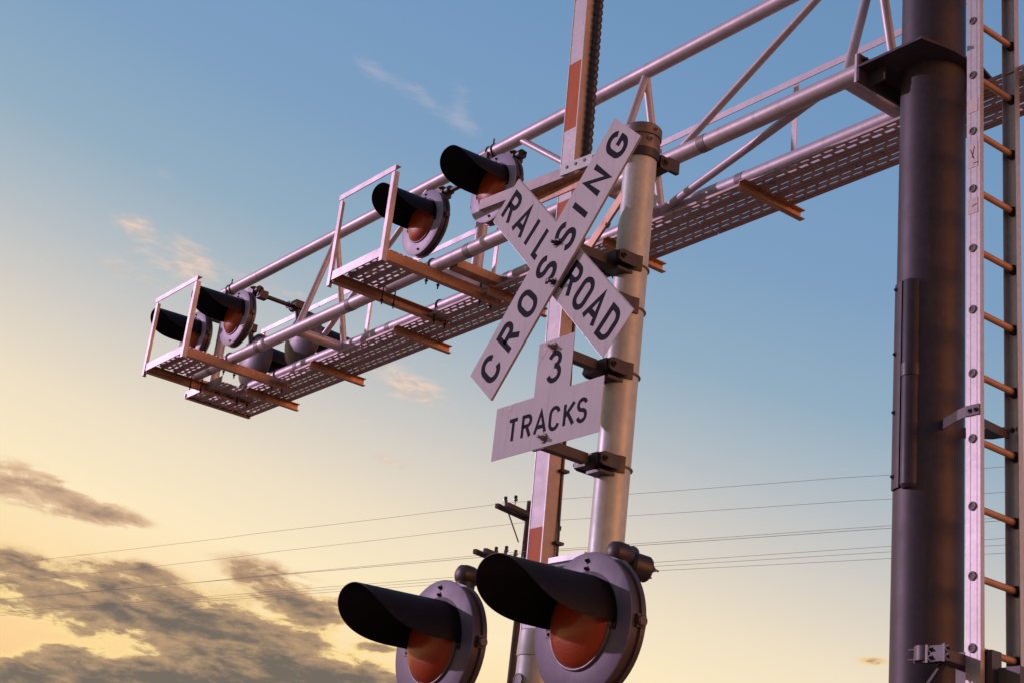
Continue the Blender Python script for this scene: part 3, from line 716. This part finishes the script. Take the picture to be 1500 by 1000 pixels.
# ------------------------------------------------------------------ sky
SUN_AZ, SUN_EL = 217., 16.5
w = bpy.data.worlds.new('World'); sc.world = w; w.use_nodes = True; nt = w.node_tree; nt.nodes.clear()
N, Lk = nt.nodes.new, nt.links.new
def val(x):
    n_ = N('ShaderNodeValue'); n_.outputs[0].default_value = x; return n_.outputs[0]
def M_(op, a, b=None, c=None):
    n_ = N('ShaderNodeMath'); n_.operation = op
    for i, x in enumerate((a, b, c)):
        if x is None: continue
        if isinstance(x, (int, float)): n_.inputs[i].default_value = x
        else: Lk(x, n_.inputs[i])
    return n_.outputs[0]
tc = N('ShaderNodeTexCoord'); sx_ = N('ShaderNodeSeparateXYZ'); Lk(tc.outputs['Generated'], sx_.inputs[0])
el = M_('MULTIPLY', M_('ARCSINE', sx_.outputs[2]), 57.29578); az = M_('MULTIPLY', M_('ARCTAN2', sx_.outputs[1], sx_.outputs[0]), 57.29578)
hl = M_('SQRT', M_('SUBTRACT', 1.0001, M_('MULTIPLY', sx_.outputs[2], sx_.outputs[2])))
cosg = M_('DIVIDE', M_('ADD', M_('MULTIPLY', sx_.outputs[0], math.cos(R(SUN_AZ))), M_('MULTIPLY', sx_.outputs[1], math.sin(R(SUN_AZ)))), hl)
U = M_('SUBTRACT', el, M_('MULTIPLY', M_('SUBTRACT', cosg, .14), 12.5))
def s2l(c): return tuple(((x/255)/12.92 if x/255 <= .04045 else ((x/255+.055)/1.055)**2.4) for x in c)
stops = [(-12,(250,196,125)),(1,(253,200,136)),(5.5,(255,221,162)),(8.8,(255,235,194)),(11.5,(241,225,197)),(14.6,(212,206,197)),(17.4,(180,190,196)),(20.5,(146,174,194)),(25,(123,159,194)),(30,(113,152,193)),(36,(102,143,186)),(60,(68,108,160)),(90,(52,92,150))]
mr = M_('DIVIDE', M_('ADD', U, 12), 102)
sky = ramp(nt, mr, [((p+12)/102, s2l(c)) for p, c in stops])
# clouds: soft ellipses in azimuth / elevation, broken up by noise stretched along the horizon
cv_ = N('ShaderNodeCombineXYZ'); Lk(M_('MULTIPLY', az, .055), cv_.inputs[0]); Lk(M_('ADD', M_('MULTIPLY', el, .17), M_('MULTIPLY', az, -.006)), cv_.inputs[1])
def wn(scale, detail, rough, dist=0):
    n_ = N('ShaderNodeTexNoise'); n_.inputs['Scale'].default_value = scale; n_.inputs['Detail'].default_value = detail; n_.inputs['Roughness'].default_value = rough; n_.inputs['Distortion'].default_value = dist
    Lk(cv_.outputs[0], n_.inputs['Vector']); return n_.outputs[0]
nA = wn(3.0, 9, .60, .5); nB = wn(8.5, 9, .66, .25); nC = wn(19., 6, .6, .5)
def ell(a0, e0, ra, re, amp=1., tilt=0.):
    da = M_('SUBTRACT', az, a0); de = M_('SUBTRACT', M_('SUBTRACT', el, e0), M_('MULTIPLY', da, tilt))
    q = M_('ADD', M_('POWER', M_('DIVIDE', da, ra), 2), M_('POWER', M_('DIVIDE', de, re), 2))
    return M_('MULTIPLY', M_('EXPONENT', M_('MULTIPLY', q, -1)), amp)
def total(es):
    t_ = es[0]
    for e in es[1:]: t_ = M_('ADD', t_, e)
    return t_
def smooth(x, a, b):
    n_ = N('ShaderNodeMapRange'); n_.interpolation_type = 'SMOOTHSTEP'; Lk(x, n_.inputs[0]); n_.inputs[1].default_value = a; n_.inputs[2].default_value = b; return n_.outputs[0]
DARK = total([ell(158.2,9.9,5.8,1.0,1.05,.06), ell(153.2,9.4,3.4,.75,.9,.12), ell(151.3,8.2,4.2,.75,1.,-.02), ell(155.6,7.6,3.0,.55,.85), ell(147.,8.4,3.2,.5,.75), ell(160.6,6.8,3.,.6,1.),
    ell(151.9,11.4,2.0,.7,.62,.22), ell(157.4,11.1,1.6,.4,.6), ell(150.3,10.8,1.5,.6,.5), ell(158.6,7.95,1.,.26,.85), ell(161.1,13.4,2.6,.62,.72,.1), ell(158.7,12.95,1.5,.32,.66,.1), ell(147.8,9.8,1.,.25,.6), ell(129.9,10.95,.8,.16,.36), ell(156,7.2,4.,.6,.7), ell(152,5.6,14,1.0,.95)])
nz = M_('ADD', M_('MULTIPLY', M_('SUBTRACT', nA, .5), 1.5), M_('MULTIPLY', M_('SUBTRACT', nB, .5), 2.5))
dens = M_('ADD', M_('MULTIPLY', DARK, .78), nz)
near = smooth(DARK, .03, .40)
dd = M_('MULTIPLY', dens, near)
rimf = M_('MULTIPLY', smooth(dd, -.02, .22), .9); body = smooth(dd, .18, .48)
low = smooth(el, 12.6, 9.6)
gold = mixn(nt, low, s2l((226,190,150)), s2l((255,222,148)))
tone = smooth(M_('ADD', M_('MULTIPLY', dd, .8), M_('MULTIPLY', M_('SUBTRACT', nC, .5), 1.1)), .25, 1.0)
darkc = mixn(nt, tone, s2l((182,146,110)), s2l((98,87,82)))
darkc = mixn(nt, smooth(el, 12., 13.), darkc, mixn(nt, tone, s2l((205,168,134)), s2l((150,124,104))))
sky = mixn(nt, rimf, sky, gold); sky = mixn(nt, M_('MULTIPLY', body, .95), sky, darkc)
WISP = total([ell(159.5,23.1,.95,.40,1.05,.12), ell(159.2,22.4,1.1,.3,.75,.1), ell(157.4,22.45,.85,.75,1.,.05), ell(156.3,21.8,1.4,.4,.6,.1), ell(154.2,22.,2.0,.45,.5,.1), ell(159.6,21.5,1.6,.4,.45,.1), ell(148.3,19.4,1.3,.55,.95,.3), ell(147.7,18.95,1.2,.4,.75,.15), ell(148.6,16.45,.5,.13,.75,.1), ell(148.,16.2,1.3,.2,.4,.15)])
nw = M_('ADD', M_('MULTIPLY', M_('SUBTRACT', nB, .5), 2.2), M_('MULTIPLY', M_('SUBTRACT', nA, .5), .8))
wd = M_('MULTIPLY', smooth(M_('ADD', M_('MULTIPLY', WISP, .75), nw), .05, 1.05), smooth(WISP, .02, .35))
sky = mixn(nt, M_('MULTIPLY', wd, .75), sky, mixn(nt, smooth(nC, .4, .62), s2l((246,212,186)), s2l((206,192,182))))
W2 = total([ell(151.6,30.4,.9,.3,.7,.3), ell(150.3,30.,1.4,.35,.5,.35), ell(149.2,29.8,.8,.35,.75,.5), ell(147.7,29.65,.6,.7,.85,.4), ell(147.1,28.75,.7,.35,.6,.4), ell(159.,25.2,.5,.3,.35)])
w2 = M_('MULTIPLY', smooth(M_('ADD', M_('MULTIPLY', W2, .75), nw), .05, 1.15), smooth(W2, .02, .4))
sky = mixn(nt, M_('MULTIPLY', w2, .36), sky, s2l((205,195,205)))
# warm patch added low in the unseen sky, standing in for orange lamp light
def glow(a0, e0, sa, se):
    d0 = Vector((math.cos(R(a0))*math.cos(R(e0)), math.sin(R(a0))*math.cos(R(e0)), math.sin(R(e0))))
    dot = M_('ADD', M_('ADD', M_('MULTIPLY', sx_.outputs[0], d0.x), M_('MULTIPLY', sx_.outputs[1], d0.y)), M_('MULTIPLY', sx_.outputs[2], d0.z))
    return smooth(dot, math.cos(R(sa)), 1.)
# the sky turns duskier on the side away from the sunset, behind the camera
bk_ = Vector((math.cos(R(300))*.94, math.sin(R(300))*.94, .34))
dbk = M_('ADD', M_('ADD', M_('MULTIPLY', sx_.outputs[0], bk_.x), M_('MULTIPLY', sx_.outputs[1], bk_.y)), M_('MULTIPLY', sx_.outputs[2], bk_.z))
dusk = N('ShaderNodeMix'); dusk.data_type = 'RGBA'; dusk.blend_type = 'MULTIPLY'; Lk(smooth(dbk, -.05, .75), dusk.inputs[0]); Lk(sky, dusk.inputs[6]); dusk.inputs[7].default_value = (.50,.47,.52,1); sky = dusk.outputs[2]
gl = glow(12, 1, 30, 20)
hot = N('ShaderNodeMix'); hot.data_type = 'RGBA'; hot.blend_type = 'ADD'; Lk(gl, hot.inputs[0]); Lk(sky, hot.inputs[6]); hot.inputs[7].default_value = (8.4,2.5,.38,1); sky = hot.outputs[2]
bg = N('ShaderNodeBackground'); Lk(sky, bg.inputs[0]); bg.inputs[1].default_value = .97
ns = N('ShaderNodeTexSky'); ns.sky_type = 'NISHITA'; ns.sun_disc = False; ns.sun_elevation = R(SUN_EL); ns.sun_rotation = R(90-SUN_AZ)
bg2 = N('ShaderNodeBackground'); Lk(ns.outputs[0], bg2.inputs[0]); bg2.inputs[1].default_value = .006
ad = N('ShaderNodeAddShader'); Lk(bg.outputs[0], ad.inputs[0]); Lk(bg2.outputs[0], ad.inputs[1])
ow = N('ShaderNodeOutputWorld'); Lk(ad.outputs[0], ow.inputs[0])

# ------------------------------------------------------------------ sun
sd = bpy.data.lights.new('sun', 'SUN'); sd.energy = 2.15; sd.angle = R(.8); sd.color = (.97,.62,.96)
so_ = bpy.data.objects.new('sun', sd); col.objects.link(so_)
sv = Vector((math.cos(R(SUN_AZ))*math.cos(R(SUN_EL)), math.sin(R(SUN_AZ))*math.cos(R(SUN_EL)), math.sin(R(SUN_EL))))
so_.rotation_euler = sv.to_track_quat('Z','Y').to_euler(); so_.location = (0,0,30)

# ------------------------------------------------------------------ camera
cam = bpy.data.cameras.new('camera'); cam.sensor_width = 36; cam.sensor_fit = 'HORIZONTAL'; cam.lens = 2276.136/1500*36
cam.clip_start = .05; cam.clip_end = 5000
co_ = bpy.data.objects.new('camera', cam); col.objects.link(co_)
rt = Vector((0.61338196,0.7822682,0.10871538)); dn_ = Vector((-0.22570204,0.3055323,-0.92504519)); fw = Vector((-0.7568495,0.54286875,0.36396753))
mt = Matrix.Identity(4)
for i in range(3): mt[i][0] = rt[i]; mt[i][1] = -dn_[i]; mt[i][2] = -fw[i]
mt[2][3] = H; co_.matrix_world = mt
sc.camera = co_
sc.view_settings.view_transform = 'Standard'; sc.view_settings.look = 'None'; sc.view_settings.exposure = 0; sc.view_settings.gamma = 1
sc.render.engine = 'CYCLES'; sc.cycles.max_bounces = 10; sc.cycles.use_denoising = True
